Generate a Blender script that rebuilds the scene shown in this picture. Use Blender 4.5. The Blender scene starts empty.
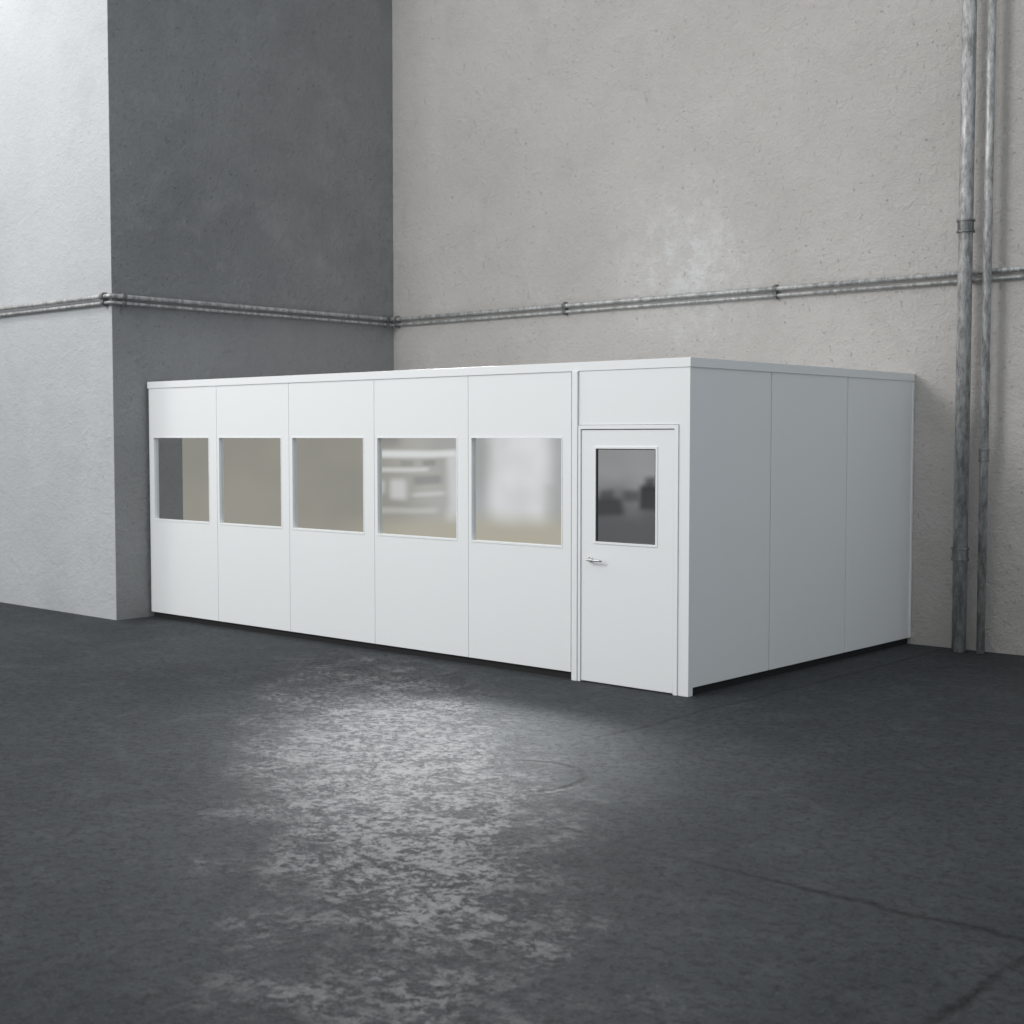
import bpy, bmesh, math
from mathutils import Vector, Matrix
scene = bpy.context.scene
scene.view_settings.view_transform = 'Standard'
COL = scene.collection

# ---------------------------------------------------------------- node helpers
class NT:
    def __init__(s, nt): s.nt = nt; s.nt.nodes.clear()
    def n(s, t, **k):
        x = s.nt.nodes.new(t)
        for a, b in k.items(): setattr(x, a, b)
        return x
    def l(s, a, b): s.nt.links.new(a, b)
    def put(s, sock, v):
        if isinstance(v, bpy.types.NodeSocket): s.l(v, sock)
        else: sock.default_value = v
    def m(s, op, a, b=None, c=None, clamp=False):
        x = s.n('ShaderNodeMath', operation=op, use_clamp=clamp)
        s.put(x.inputs[0], a)
        if b is not None: s.put(x.inputs[1], b)
        if c is not None: s.put(x.inputs[2], c)
        return x.outputs[0]
    def mr(s, v, a, b, c=0., d=1., it='SMOOTHSTEP'):
        x = s.n('ShaderNodeMapRange', interpolation_type=it)
        s.put(x.inputs[0], v)
        for i, q in zip((1, 2, 3, 4), (a, b, c, d)): s.put(x.inputs[i], q)
        return x.outputs[0]
    def mix(s, f, a, b):
        x = s.n('ShaderNodeMix', data_type='RGBA')
        s.put(x.inputs[0], f)
        for i, q in ((6, a), (7, b)):
            if isinstance(q, (tuple, list)): q = (*q[:3], 1)
            s.put(x.inputs[i], q)
        return x.outputs[2]
    def noise(s, vec, scale, detail=4, rough=.5, dist=0):
        x = s.n('ShaderNodeTexNoise')
        s.l(vec, x.inputs['Vector'])
        x.inputs['Scale'].default_value = scale
        x.inputs['Detail'].default_value = detail
        x.inputs['Roughness'].default_value = rough
        x.inputs['Distortion'].default_value = dist
        return x.outputs[0]
    def pos(s):
        g = s.n('ShaderNodeNewGeometry'); return g.outputs['Position']
    def xyz(s, v):
        x = s.n('ShaderNodeSeparateXYZ'); s.l(v, x.inputs[0]); return x.outputs
    def bump(s, h, strength, dist):
        b = s.n('ShaderNodeBump'); s.l(h, b.inputs['Height'])
        b.inputs['Strength'].default_value = strength; b.inputs['Distance'].default_value = dist
        return b.outputs[0]

def newmat(name):
    m = bpy.data.materials.new(name); m.use_nodes = True
    t = NT(m.node_tree)
    p = t.n('ShaderNodeBsdfPrincipled'); o = t.n('ShaderNodeOutputMaterial')
    t.l(p.outputs[0], o.inputs[0])
    return m, t, p

def concrete(name, base, dark, light, patch=None, bumps=.5, mot=.35, low=None, stain=.25):
    m, t, p = newmat(name)
    P = t.pos(); X, Y, Z = t.xyz(P)
    big = t.noise(P, .45, 5, .6, .4)
    mid = t.noise(P, 2.2, 8, .65, .3)
    fine = t.noise(P, 13, 6, .65)
    grit = t.noise(P, 38, 5, .7)
    c = t.mix(t.mr(big, .3, .7), dark, base)
    c = t.mix(t.m('MULTIPLY', t.mr(mid, .45, .75), mot), c, light)
    c = t.mix(t.m('MULTIPLY', t.mr(t.noise(P, 1.3, 7, .7, .6), .50, .70), stain), c, tuple(x * .80 for x in dark))
    c = t.mix(t.m('MULTIPLY', t.mr(fine, .55, .72), .28), c, dark)
    pits = t.mr(t.noise(P, 24, 4, .6), .64, .72)
    c = t.mix(t.m('MULTIPLY', pits, .35), c, tuple(x * .6 for x in dark))
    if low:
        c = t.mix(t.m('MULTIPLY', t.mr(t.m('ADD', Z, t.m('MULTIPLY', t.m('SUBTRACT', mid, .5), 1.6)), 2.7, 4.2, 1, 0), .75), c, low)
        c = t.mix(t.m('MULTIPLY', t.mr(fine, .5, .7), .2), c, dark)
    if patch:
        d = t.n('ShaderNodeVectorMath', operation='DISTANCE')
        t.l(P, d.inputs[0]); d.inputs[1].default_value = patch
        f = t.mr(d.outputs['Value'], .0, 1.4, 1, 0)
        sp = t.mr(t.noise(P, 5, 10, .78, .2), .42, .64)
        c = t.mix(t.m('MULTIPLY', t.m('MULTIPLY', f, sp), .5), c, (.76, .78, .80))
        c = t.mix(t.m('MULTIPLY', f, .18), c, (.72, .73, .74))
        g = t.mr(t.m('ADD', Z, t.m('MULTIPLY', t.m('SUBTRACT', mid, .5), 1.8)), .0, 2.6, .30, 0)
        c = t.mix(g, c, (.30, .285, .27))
    t.l(c, p.inputs['Base Color'])
    p.inputs['Roughness'].default_value = .85
    p.inputs['Specular IOR Level'].default_value = .25
    ridges = t.mr(t.noise(P, 5, 5, .6, .8), .56, .72)
    h = t.m('ADD', t.m('MULTIPLY', mid, .7), t.m('MULTIPLY', fine, .6))
    h = t.m('ADD', h, t.m('MULTIPLY', grit, .34))
    h = t.m('ADD', h, t.m('MULTIPLY', ridges, .14))
    h = t.m('SUBTRACT', h, t.m('MULTIPLY', pits, .25))
    t.l(t.bump(h, bumps, .05), p.inputs['Normal'])
    return m

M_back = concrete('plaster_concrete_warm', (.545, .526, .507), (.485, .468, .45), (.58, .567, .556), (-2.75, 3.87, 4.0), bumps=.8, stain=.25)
M_left = concrete('plaster_concrete_pale', (.475, .490, .502), (.43, .445, .458), (.51, .52, .53), bumps=.42, mot=.3, stain=.28)
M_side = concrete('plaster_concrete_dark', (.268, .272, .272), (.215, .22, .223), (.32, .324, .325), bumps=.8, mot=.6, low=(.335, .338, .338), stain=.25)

def floor_mat():
    m, t, p = newmat('worn_dark_concrete')
    P = t.pos(); X, Y, Z = t.xyz(P)
    big = t.noise(P, .45, 5, .6, .5)
    mid = t.noise(P, 3.0, 9, .7, .5)
    fine = t.noise(P, 16, 10, .8, .2)
    grit = t.noise(P, 55, 5, .75)
    c = t.mix(t.mr(big, .3, .68), (.064, .073, .079), (.095, .106, .113))
    c = t.mix(t.m('MULTIPLY', t.mr(mid, .45, .68), .5), c, (.14, .151, .158))
    c = t.mix(t.m('MULTIPLY', t.mr(fine, .47, .60), .68), c, (.024, .028, .031))
    c = t.mix(t.m('MULTIPLY', t.mr(grit, .52, .66), .45), c, (.21, .22, .227))
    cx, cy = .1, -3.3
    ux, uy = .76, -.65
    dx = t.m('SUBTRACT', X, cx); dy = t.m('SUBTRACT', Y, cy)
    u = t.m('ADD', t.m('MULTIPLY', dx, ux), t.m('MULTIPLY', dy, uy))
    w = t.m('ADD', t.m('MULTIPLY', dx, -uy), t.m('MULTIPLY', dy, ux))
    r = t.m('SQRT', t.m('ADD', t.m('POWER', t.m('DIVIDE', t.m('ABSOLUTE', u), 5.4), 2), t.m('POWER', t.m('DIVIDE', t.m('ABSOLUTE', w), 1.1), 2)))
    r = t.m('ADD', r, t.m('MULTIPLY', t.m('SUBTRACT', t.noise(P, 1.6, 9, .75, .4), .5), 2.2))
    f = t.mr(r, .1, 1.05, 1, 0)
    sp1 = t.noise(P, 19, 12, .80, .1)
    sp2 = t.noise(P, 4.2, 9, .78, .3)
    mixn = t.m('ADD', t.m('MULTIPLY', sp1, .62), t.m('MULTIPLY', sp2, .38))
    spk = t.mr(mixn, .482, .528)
    wear_glare = t.m('MULTIPLY', f, spk)
    c = t.mix(t.m('MULTIPLY', wear_glare, .25), c, (.44, .45, .45))  # floor glare put into the colour here, on top of worn gloss
    wob = t.m('MULTIPLY', t.m('SUBTRACT', t.noise(P, 1.5, 6, .6), .5), .22)
    def line(c0, v, wdt):
        return t.mr(t.m('ABSOLUTE', t.m('ADD', t.m('SUBTRACT', v, c0), wob)), 0., wdt, 1, 0)
    j1 = t.m('MULTIPLY', line(-3.57, Y, .045), t.mr(X, 1.5, 3.2))
    j2 = t.m('MULTIPLY', line(4.25, X, .045), t.mr(Y, -5.4, -4.6))
    j3 = t.m('MULTIPLY', t.m('MULTIPLY', line(.42, X, .035), t.mr(Y, -2.6, -1.4)), .6)
    ax_, ay_ = .72, -2.85
    ra = t.m('SQRT', t.m('ADD', t.m('POWER', t.m('ABSOLUTE', t.m('SUBTRACT', X, ax_)), 2), t.m('POWER', t.m('ABSOLUTE', t.m('SUBTRACT', Y, ay_)), 2)))
    arc = t.m('MULTIPLY', t.mr(t.m('ABSOLUTE', t.m('ADD', t.m('SUBTRACT', ra, .40), t.m('MULTIPLY', wob, .4))), 0, .05, 1, 0), t.mr(t.m('ADD', X, t.m('MULTIPLY', Y, .9)), -1.95, -1.75))
    j = t.m('MAXIMUM', t.m('MAXIMUM', j1, arc), t.m('MAXIMUM', j2, j3))
    j = t.m('MULTIPLY', j, t.mr(fine, .42, .56, .6, 1))
    c = t.mix(t.m('MULTIPLY', j, .8), c, (.014, .014, .015))
    t.l(c, p.inputs['Base Color'])
    t.l(t.m('SUBTRACT', .66, t.m('MULTIPLY', wear_glare, .36)), p.inputs['Roughness'])
    t.l(t.m('ADD', .22, t.m('MULTIPLY', wear_glare, .6)), p.inputs['Specular IOR Level'])
    h = t.m('ADD', t.m('MULTIPLY', mid, .55), t.m('MULTIPLY', sp1, .75))
    h = t.m('ADD', h, t.m('MULTIPLY', fine, .6))
    h = t.m('ADD', h, t.m('MULTIPLY', grit, .22))
    h = t.m('SUBTRACT', h, t.m('MULTIPLY', j, .4))
    nrm = t.bump(h, 1.0, .09)
    t.l(nrm, p.inputs['Normal']); t.l(nrm, p.inputs['Coat Normal'])
    t.l(wear_glare, p.inputs['Coat Weight'])
    p.inputs['Coat Roughness'].default_value = .25; p.inputs['Coat IOR'].default_value = 2.2
    return m
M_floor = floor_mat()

def simple(name, col, rough, metal=0, spec=.5, nz=.03, scale=8, bump=0):
    m, t, p = newmat(name)
    P = t.pos()
    n = t.noise(P, scale, 4)
    a = tuple(max(0, c * (1 - nz)) for c in col); b = tuple(min(1, c * (1 + nz)) for c in col)
    t.l(t.mix(n, a, b), p.inputs['Base Color'])
    p.inputs['Roughness'].default_value = rough; p.inputs['Metallic'].default_value = metal
    p.inputs['Specular IOR Level'].default_value = spec
    if bump: t.l(t.bump(n, bump, .01), p.inputs['Normal'])
    return m
M_white = simple('white_powder_coat', (.82, .84, .85), .5, nz=.01, scale=1.2)
M_frame = simple('white_frame_profile', (.83, .85, .86), .45, nz=.01)
M_black = simple('black_rubber_base', (.012, .012, .013), .8)
M_glass = simple('reflective_coated_glass', (.80, .80, .79), .0, metal=1, nz=0)
M_dglass = simple('dark_reflective_glass', (.70, .70, .70), .0, metal=1, nz=0)
M_gasket = simple('dark_gasket', (.04, .04, .042), .6)
M_steel = simple('brushed_steel', (.55, .55, .55), .3, metal=1)
M_roof = simple('grey_roof_sheet', (.6, .61, .62), .6)
def pipe_mat(name, a, b, metal, bm_=.2):
    m, t, p = newmat(name)
    P = t.pos(); mp = t.n('ShaderNodeMapping'); t.l(P, mp.inputs[0]); mp.inputs['Scale'].default_value = (3, 3, .9)
    n = t.noise(mp.outputs[0], 6, 10, .78)
    t.l(t.mix(t.mr(n, .38, .62), a, b), p.inputs['Base Color'])
    p.inputs['Metallic'].default_value = metal; p.inputs['Roughness'].default_value = .42
    t.l(t.bump(n, bm_, .01), p.inputs['Normal'])
    return m
M_pipe = pipe_mat('aged_galvanised_steel', (.22, .225, .225), (.52, .525, .525), .25)
M_clamp = pipe_mat('dark_cast_iron', (.10, .105, .105), (.24, .245, .245), .3)

# ---------------------------------------------------------------- mesh helpers
def finish(bm, name, mat, parent=None, bevel=0, smooth=False, seg=2):
    bmesh.ops.recalc_face_normals(bm, faces=bm.faces)
    xs = [v.co.copy() for v in bm.verts]
    mn = Vector([min(v[i] for v in xs) for i in range(3)]); mx = Vector([max(v[i] for v in xs) for i in range(3)])
    o = Vector(((mn.x + mx.x) / 2, (mn.y + mx.y) / 2, mn.z))
    for v in bm.verts: v.co -= o
    me = bpy.data.meshes.new(name); bm.to_mesh(me); bm.free()
    if smooth:
        for f in me.polygons: f.use_smooth = True
    ob = bpy.data.objects.new(name, me); COL.objects.link(ob)
    me.materials.append(mat)
    ob.location = o
    if parent is not None:
        pw = Vector((0, 0, 0)); q = parent
        while q is not None: pw += q.location; q = q.parent
        ob.parent = parent; ob.location = o - pw
    if bevel:
        b = ob.modifiers.new('Bevel', 'BEVEL'); b.width = bevel; b.segments = seg; b.limit_method = 'ANGLE'
    return ob

def addbox(bm, x0, x1, y0, y1, z0, z1):
    r = bmesh.ops.create_cube(bm, size=1)
    bmesh.ops.scale(bm, vec=(x1 - x0, y1 - y0, z1 - z0), verts=r['verts'])
    bmesh.ops.translate(bm, vec=((x0 + x1) / 2, (y0 + y1) / 2, (z0 + z1) / 2), verts=r['verts'])

def box(name, mat, x0, x1, y0, y1, z0, z1, parent=None, bevel=0):
    bm = bmesh.new(); addbox(bm, x0, x1, y0, y1, z0, z1)
    return finish(bm, name, mat, parent, bevel)

def ring(name, mat, x0, x1, z0, z1, hx0, hx1, hz0, hz1, y0, y1, parent=None, bevel=0):
    bm = bmesh.new()
    out = [(x0, z0), (x1, z0), (x1, z1), (x0, z1)]; inn = [(hx0, hz0), (hx1, hz0), (hx1, hz1), (hx0, hz1)]
    V = {}
    for k, y in (('f', y0), ('b', y1)):
        V[k + 'o'] = [bm.verts.new((x, y, z)) for x, z in out]
        V[k + 'i'] = [bm.verts.new((x, y, z)) for x, z in inn]
    for i in range(4):
        j = (i + 1) % 4
        bm.faces.new((V['fo'][i], V['fo'][j], V['fi'][j], V['fi'][i]))
        bm.faces.new((V['bo'][i], V['bo'][j], V['bi'][j], V['bi'][i]))
        bm.faces.new((V['fo'][i], V['fo'][j], V['bo'][j], V['bo'][i]))
        bm.faces.new((V['fi'][i], V['fi'][j], V['bi'][j], V['bi'][i]))
    return finish(bm, name, mat, parent, bevel)

def prism(name, mat, poly, y0, y1, parent=None, bevel=0):
    bm = bmesh.new()
    a = [bm.verts.new((x, y0, z)) for x, z in poly]; b = [bm.verts.new((x, y1, z)) for x, z in poly]
    bm.faces.new(a); bm.faces.new(b)
    for i in range(len(poly)):
        j = (i + 1) % len(poly); bm.faces.new((a[i], a[j], b[j], b[i]))
    return finish(bm, name, mat, parent, bevel)

def addcyl(bm, p0, p1, r, seg=24, r2=None):
    p0 = Vector(p0); p1 = Vector(p1); d = p1 - p0
    res = bmesh.ops.create_cone(bm, cap_ends=True, segments=seg, radius1=r, radius2=r if r2 is None else r2, depth=d.length)
    q = d.to_track_quat('Z', 'Y').to_matrix().to_4x4()
    bmesh.ops.transform(bm, matrix=Matrix.Translation((p0 + p1) / 2) @ q, verts=res['verts'])

def tube(name, mat, pts, r, parent=None, corner=.06):
    path = [Vector(pts[0])]
    for i in range(1, len(pts) - 1):
        p = Vector(pts[i]); a = (Vector(pts[i - 1]) - p).normalized(); b = (Vector(pts[i + 1]) - p).normalized()
        A = p + a * corner; B = p + b * corner
        for k in range(7):
            s = k / 6; path.append((1 - s) ** 2 * A + 2 * s * (1 - s) * p + s * s * B)
    path.append(Vector(pts[-1]))
    bm = bmesh.new(); rings = []
    for i, p in enumerate(path):
        if i == 0: d = path[1] - p
        elif i == len(path) - 1: d = p - path[-2]
        else: d = (path[i + 1] - p).normalized() + (p - path[i - 1]).normalized()
        d.normalize()
        up = Vector((0, 0, 1)) if abs(d.z) < .9 else Vector((1, 0, 0))
        s = d.cross(up).normalized(); u = s.cross(d)
        rings.append([bm.verts.new(p + r * (math.cos(a) * s + math.sin(a) * u)) for a in [2 * math.pi * k / 20 for k in range(20)]])
    for a, b in zip(rings, rings[1:]):
        for k in range(20): bm.faces.new((a[k], a[(k + 1) % 20], b[(k + 1) % 20], b[k]))
    bm.faces.new(rings[0]); bm.faces.new(rings[-1])
    return finish(bm, name, mat, parent, smooth=True)

def empty(name, loc, label, cat):
    e = bpy.data.objects.new(name, None); e.location = loc; COL.objects.link(e)
    e.empty_display_size = .3; e['label'] = label; e['category'] = cat
    return e

# ---------------------------------------------------------------- setting
def struct(o): o['kind'] = 'structure'; return o
WH = 9.5; BY = 3.885; SX = -7.515
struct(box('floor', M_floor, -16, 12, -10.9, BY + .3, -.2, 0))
struct(box('wall_back', M_back, SX, 12, BY, BY + .3, 0, WH))
struct(box('wall_left', M_left, -16, SX - .005, -.43, -.13, 0, WH))
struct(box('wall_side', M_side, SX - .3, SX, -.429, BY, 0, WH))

# ---------------------------------------------------------------- modular office
W = 7.47; DY = 3.877; H = 2.70
cab = empty('modular_office', (-W / 2, DY / 2, 0), 'white modular office cabin with five windows and one door', 'office cabin')
seams = [7.47, 6.19, 4.963, 3.674, 2.42, 1.212]
opens = [(7.37, 6.335), (6.145, 5.094), (4.905, 3.831), (3.625, 2.569), (2.375, 1.318)]
g = .002; Z0 = .065; Z1 = 2.63; WZ0, WZ1 = 1.14, 2.062
for i in range(5):
    a, b = -seams[i], -seams[i + 1]; l, r = -opens[i][0], -opens[i][1]
    pn = ring('wall_panel', M_white, a + g, b - g, Z0, Z1, l - .006, r + .006, WZ0 - .006, WZ1 + .006, 0, .06, cab, bevel=.002)
    ring('window_frame', M_frame, l - .010, r + .010, WZ0 - .018, WZ1 + .010, l, r, WZ0, WZ1, -.004, .05, pn, bevel=.001)
    bm = bmesh.new(); addbox(bm, l - .003, r + .003, .026, .036, WZ0 - .003, WZ1 + .003)
    finish(bm, 'window_glass', M_glass, pn)['label'] = 'reflective window glass'
sy = [0.06, 1.214, 2.542, DY]
for k, (a, b) in enumerate(zip(sy, sy[1:])):
    box('wall_panel', M_white, -.06, 0, a + (.001 if k == 0 else .007), b - .007, Z0, Z1, cab, bevel=.003)
box('rear_wall', M_white, -W, -.065, DY - .05, DY, Z0, Z1, cab)
box('end_wall', M_white, -W, -W + .06, .062, DY - .052, Z0, Z1, cab)
box('roof', M_roof, -W + .0, -.005, .03, DY - .005, 2.632, 2.69, cab)
bm = bmesh.new()
addbox(bm, -W - .01, .010, -.010, .03, Z1 - .005, H)
addbox(bm, -.03, .010, .03, DY + .005, Z1 - .005, H)
finish(bm, 'cornice_trim', M_white, cab, bevel=.002)
bm = bmesh.new()
addbox(bm, -W + .01, -1.215, .030, .08, 0, Z0 - .003)
addbox(bm, -.08, -.025, .08, DY - .01, 0, Z0 - .003)
finish(bm, 'base_rail', M_black, cab)['label'] = 'black recessed base rail'
box('corner_post', M_frame, -.018, .006, DY - .03, DY + .004, Z0, Z1 - .006, cab, bevel=.003)
box('door_pilaster', M_frame, -1.188, -1.130, -.022, .06, 0, Z1 - .006, cab, bevel=.003)
prism('door_surround_panel', M_white, [(-1.126, 2.173), (-.099, 2.173), (-.099, 0), (.003, 0), (.003, Z1 - .006), (-1.126, Z1 - .006)], -.003, .06, cab, bevel=.002)
prism('door_frame', M_frame, [(-1.126, 0), (-1.100, 0), (-1.100, 2.138), (-.140, 2.138), (-.140, 0), (-.101, 0), (-.101, 2.170), (-1.126, 2.170)], -.014, .06, cab, bevel=.002)
dl, dr = -.94, -.325; dz0, dz1 = 1.20, 1.975
door = ring('door', M_white, -1.093, -.147, .010, 2.131, dl - .01, dr + .01, dz0 - .01, dz1 + .01, -.004, .035, cab, bevel=.003)
ring('window_frame', M_frame, dl - .02, dr + .02, dz0 - .02, dz1 + .02, dl, dr, dz0, dz1, -.010, .03, door, bevel=.002)
ring('window_gasket', M_gasket, dl - .002, dr + .002, dz0 - .002, dz1 + .002, dl + .008, dr - .006, dz0 + .006, dz1 - .008, -.006, .004, door)
box('window_glass', M_dglass, dl - .001, dr + .001, .005, .014, dz0 - .001, dz1 + .001, door)
bm = bmesh.new()
hx = -.99; hz = 1.045
addcyl(bm, (hx, -.004, hz), (hx, -.018, hz), .024)
addcyl(bm, (hx, -.016, hz), (hx, -.060, hz), .009)
addcyl(bm, (hx - .006, -.058, hz), (hx + .135, -.058, hz - .004), .009)
addcyl(bm, (hx + .133, -.058, hz - .004), (hx + .146, -.046, hz - .004), .009)
finish(bm, 'door_handle', M_steel, door, bevel=.002)['label'] = 'brushed steel lever handle'

# ---------------------------------------------------------------- pipes
hp = empty('horizontal_wall_pipe', (-2, BY - .05, 3.5), 'pair of thin grey galvanised pipes clamped along concrete walls', 'pipe')
for z, r, off in ((3.645, .024, .052), (3.572, .018, .045)):
    tube('pipe_tube', M_pipe, [(-16, -.43 - off, z), (SX + off, -.43 - off, z), (SX + off, BY - off, z), (12, BY - off, z)], r, hp)
def clamp(x, y, ax, s=1.0):
    bm = bmesh.new()
    w = .022 * s
    d = Vector((w, 0, 0)) if ax == 'x' else Vector((0, w, 0))
    for z, r in ((3.645, .036 * s), (3.572, .028 * s)):
        c = Vector((x, y, z)); addcyl(bm, c - d, c + d, r)
    if ax == 'x': addbox(bm, x - .012, x + .012, y - .012, y + .049, 3.535, 3.69)
    else: addbox(bm, x - .047, x + .012, y - .012, y + .012, 3.535, 3.69)
    finish(bm, 'pipe_clamp', M_clamp, hp, bevel=.003)
cy_ = BY - .05
clamp(-4.48, cy_, 'x'); clamp(-1.57, cy_, 'x'); clamp(3.2, cy_, 'x')
clamp(SX - .09, -.48, 'x', 1.15); clamp(SX + .05, -.31, 'y', 1.15)
clamp(SX + .12, cy_, 'x', 1.1); clamp(SX + .05, BY - .17, 'y', 1.15)

def vpipe(x, y, r, cols, label):
    e = empty('vertical_pipe', (x, y, 0), label, 'pipe')
    tube('pipe_tube', M_pipe, [(x, y, .004), (x, y, WH)], r, e)
    for z, k in cols:
        bm = bmesh.new()
        addcyl(bm, (x, y, z - .05), (x, y, z + .05), r * 1.12, 32)
        addcyl(bm, (x, y, z - .062), (x, y, z - .042), r * 1.26, 32)
        addcyl(bm, (x, y, z + .042), (x, y, z + .062), r * 1.26, 32)
        finish(bm, 'pipe_collar', M_clamp, e, bevel=.003)
    return e
vpipe(.595, BY - .20, .068, [(4.07, 1), (.95, 1)], 'thick grey galvanised vertical pipe with collars beside concrete wall')
vpipe(.80, BY - .17, .040, [(1.9, 1)], 'slim grey vertical pipe running next to thick pipe')

# ---------------------------------------------------------------- world
wd = bpy.data.worlds.new('World'); scene.world = wd; wd.use_nodes = True
t = NT(wd.node_tree)
bg = t.n('ShaderNodeBackground'); ow = t.n('ShaderNodeOutputWorld'); t.l(bg.outputs[0], ow.inputs[0])
tc = t.n('ShaderNodeTexCoord'); D = tc.outputs['Generated']
X, Y, Z = t.xyz(D)
hor = t.m('SQRT', t.m('ADD', t.m('MULTIPLY', X, X), t.m('MULTIPLY', Y, Y)))
el = t.m('DIVIDE', Z, t.m('MAXIMUM', hor, .001))
az = t.m('ARCTAN2', t.m('MULTIPLY', X, -1), t.m('MULTIPLY', Y, -1))
dt = t.m('ADD', t.m('MULTIPLY', X, -.62), t.m('ADD', t.m('MULTIPLY', Y, -.70), t.m('MULTIPLY', Z, .35)))
dome = t.mix(t.mr(dt, -.6, .9), (.60, .69, .75), (1.03, 1.03, 1.03))
n1 = t.noise(D, 24, 1, .4)
n2 = t.noise(D, 38, 1, .4)
n3 = t.noise(D, 14, 2, .5)
n5 = t.noise(D, 22, 2, .5)
cr = t.n('ShaderNodeValToRGB'); cr.color_ramp.interpolation = 'EASE'
t.l(t.mr(az, .55, 1.05, 0, 1, 'LINEAR'), cr.inputs[0])
E = cr.color_ramp.elements
def key(a, c, first=[0]):
    p = (a - .55) / .5
    if first[0] < 2: e = E[first[0]]; e.position = p; first[0] += 1
    else: e = E.new(p)
    e.color = (*c, 1)
BE = (.44, .43, .375)
key(.60, (.50, .51, .52)); key(1.0, BE)
key(.675, (.46, .47, .48)); key(.695, (.56, .58, .60)); key(.715, (.82, .84, .86)); key(.737, (.82, .84, .86)); key(.755, (.58, .60, .61)); key(.79, (.60, .60, .58)); key(.825, (.50, .49, .45)); key(.845, BE)
up = t.mix(t.m('MULTIPLY', t.mr(n3, .32, .68), .4), cr.outputs[0], (.31, .31, .29))
bl = t.m('MULTIPLY', t.mr(az, .698, .714), t.mr(az, .740, .754, 1, 0))
up = t.mix(t.m('MULTIPLY', bl, t.mr(n5, .35, .6, .6, .95)), up, (.99, 1.01, 1.04))
def band_(v, a, b, s): return t.m('MULTIPLY', t.mr(v, a - s, a + s), t.mr(v, b - s, b + s, 1, 0))
azw = t.m('ADD', az, t.m('MULTIPLY', t.m('SUBTRACT', n2, .5), .008))
elw = t.m('ADD', el, t.m('MULTIPLY', t.m('SUBTRACT', n1, .5), .004))
def blk(a0, a1, e0, e1, k, col, s=.004, se=None):
    global up
    f = t.m('MULTIPLY', t.m('MULTIPLY', band_(azw, a0, a1, s), band_(elw, e0, e1, se or s)), k)
    up = t.mix(f, up, col)
WHT = (1.02, 1.04, 1.06); DK = (.28, .29, .30)
blk(.768, .826, -.015, -.010, .85, WHT, .004, .002)
blk(.764, .777, -.062, -.014, .55, WHT)
blk(.792, .832, -.025, -.022, .55, WHT, .003, .0015)
blk(.782, .803, -.034, -.028, .55, DK, .003, .002)
blk(.808, .818, -.044, -.030, .55, WHT, .003, .003)
blk(.822, .834, -.040, -.031, .45, WHT, .003, .003)
blk(.780, .804, -.042, -.039, .4, WHT, .004, .0015)
blk(.784, .830, -.054, -.050, .4, (.9, .9, .88), .004, .002)
blk(.810, .838, -.006, .002, .5, DK)
blk(.786, .796, -.021, -.017, .5, DK, .002, .0015); blk(.802, .812, -.021, -.017, .4, DK, .002, .0015)
blk(.698, .708, -.058, -.034, .3, (.50, .50, .48)); blk(.748, .760, -.030, -.004, .3, (.48, .49, .50))
DD = (.03, .032, .035)
blk(.624, .641, -.052, -.034, .9, DD, .003)
blk(.630, .638, -.036, -.028, .7, DD, .003)
blk(.641, .651, -.046, -.038, .6, DD, .003)
blk(.652, .674, -.056, -.044, .85, DD, .003)
blk(.657, .667, -.046, -.038, .6, DD, .003)
lowf = t.mr(t.m('ADD', el, t.m('MULTIPLY', t.m('SUBTRACT', n1, .5), .012)), -.068, -.050, 1, 0)
lowc = t.mix(t.mr(az, .80, .86), (.60, .57, .48), BE)
veh = t.mr(t.m('ADD', el, t.m('MULTIPLY', t.m('SUBTRACT', n2, .5), .03)), -.062, -.020, .8, 0)
doorz = t.mr(az, .674, .686, 1, 0)
band = t.mix(t.m('MULTIPLY', lowf, t.m('SUBTRACT', 1, doorz)), up, lowc)
band = t.mix(t.m('MULTIPLY', veh, doorz), band, (.10, .103, .107))
inband = t.m('MULTIPLY', t.mr(el, .02, .06, 1, 0), t.mr(az, .45, .55))
inband = t.m('MULTIPLY', inband, t.mr(az, 1.1, 1.3, 1, 0))
inband = t.m('MULTIPLY', inband, t.mr(el, -.16, -.12))
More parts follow.
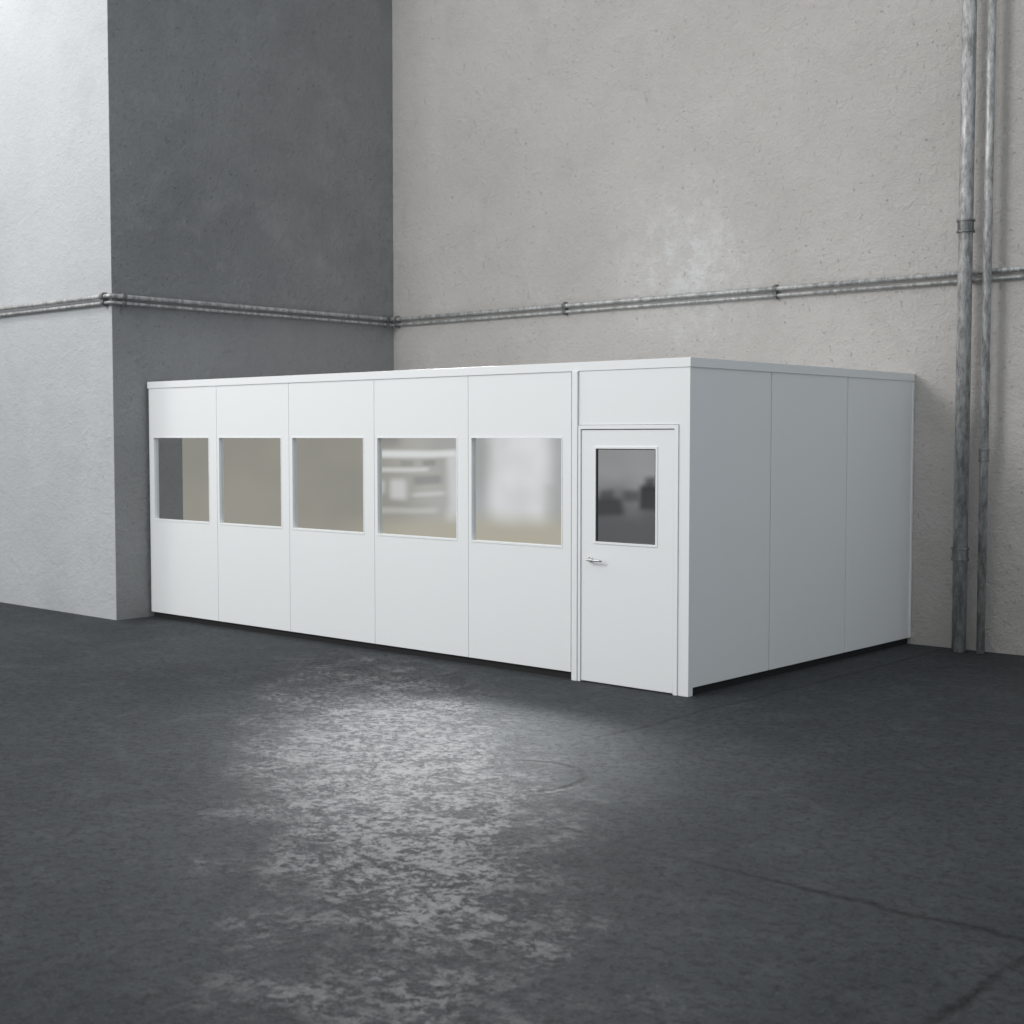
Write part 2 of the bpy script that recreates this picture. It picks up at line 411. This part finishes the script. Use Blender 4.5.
col = t.mix(inband, dome, band)
below = t.mr(el, -.2, -.12, .35, 1)
vm = t.n('ShaderNodeVectorMath', operation='SCALE'); t.l(col, vm.inputs[0]); t.l(below, vm.inputs['Scale'])
t.l(vm.outputs[0], bg.inputs[0]); bg.inputs[1].default_value = 0.86

# ---------------------------------------------------------------- lights
def look(o, tgt):
    o.rotation_euler = (Vector(tgt) - o.location).to_track_quat('-Z', 'Y').to_euler()
def area(loc, tgt, sx, sy_, power, col):
    ld = bpy.data.lights.new('unseen_area_light', 'AREA'); ld.shape = 'RECTANGLE'; ld.size = sx; ld.size_y = sy_; ld.energy = power; ld.color = col
    o = bpy.data.objects.new('unseen_area_light', ld); o.location = loc; COL.objects.link(o); look(o, tgt); return o
area((-7, -11.5, 9), (-4, 2, 2.8), 5, 4, 850, (1, .995, .98))
area((-11.5, -4.2, 9.3), (-10.2, -.4, 7), 2, 2, 230, (1, .99, .975))  # extra unseen lamp, added to brighten the top of the left wall
def spot(loc, tgt, e, ang, rad, blend=1):
    sd = bpy.data.lights.new('floor_glare_spot', 'SPOT'); sd.energy = e; sd.spot_size = math.radians(ang); sd.spot_blend = blend; sd.shadow_soft_size = rad
    so = bpy.data.objects.new('floor_glare_spot', sd); so.location = loc; COL.objects.link(so); look(so, tgt)
spot((-4.3, .8, 4.7), (-.3, -2.8, 0), 1500, 50, .35)  # unseen spot added to make the wide glare on the floor
spot((-4.0, .8, 4.7), (-.4, -2.4, 0), 3600, 27, .2)  # second added spot, narrower, for the bright core of that glare

# ---------------------------------------------------------------- camera
cd = bpy.data.cameras.new('Camera'); cam = bpy.data.objects.new('Camera', cd); COL.objects.link(cam)
cd.sensor_width = 36; cd.lens = 1403 / 1024 * 36
yaw = math.radians(41.9); pit = math.radians(3.06)
cam.location = (6.367, -9.199, 2.072)
cam.rotation_euler = (math.radians(90) - pit, 0, yaw)
cd.dof.use_dof = True; cd.dof.focus_distance = 12; cd.dof.aperture_fstop = 3.2
scene.camera = cam
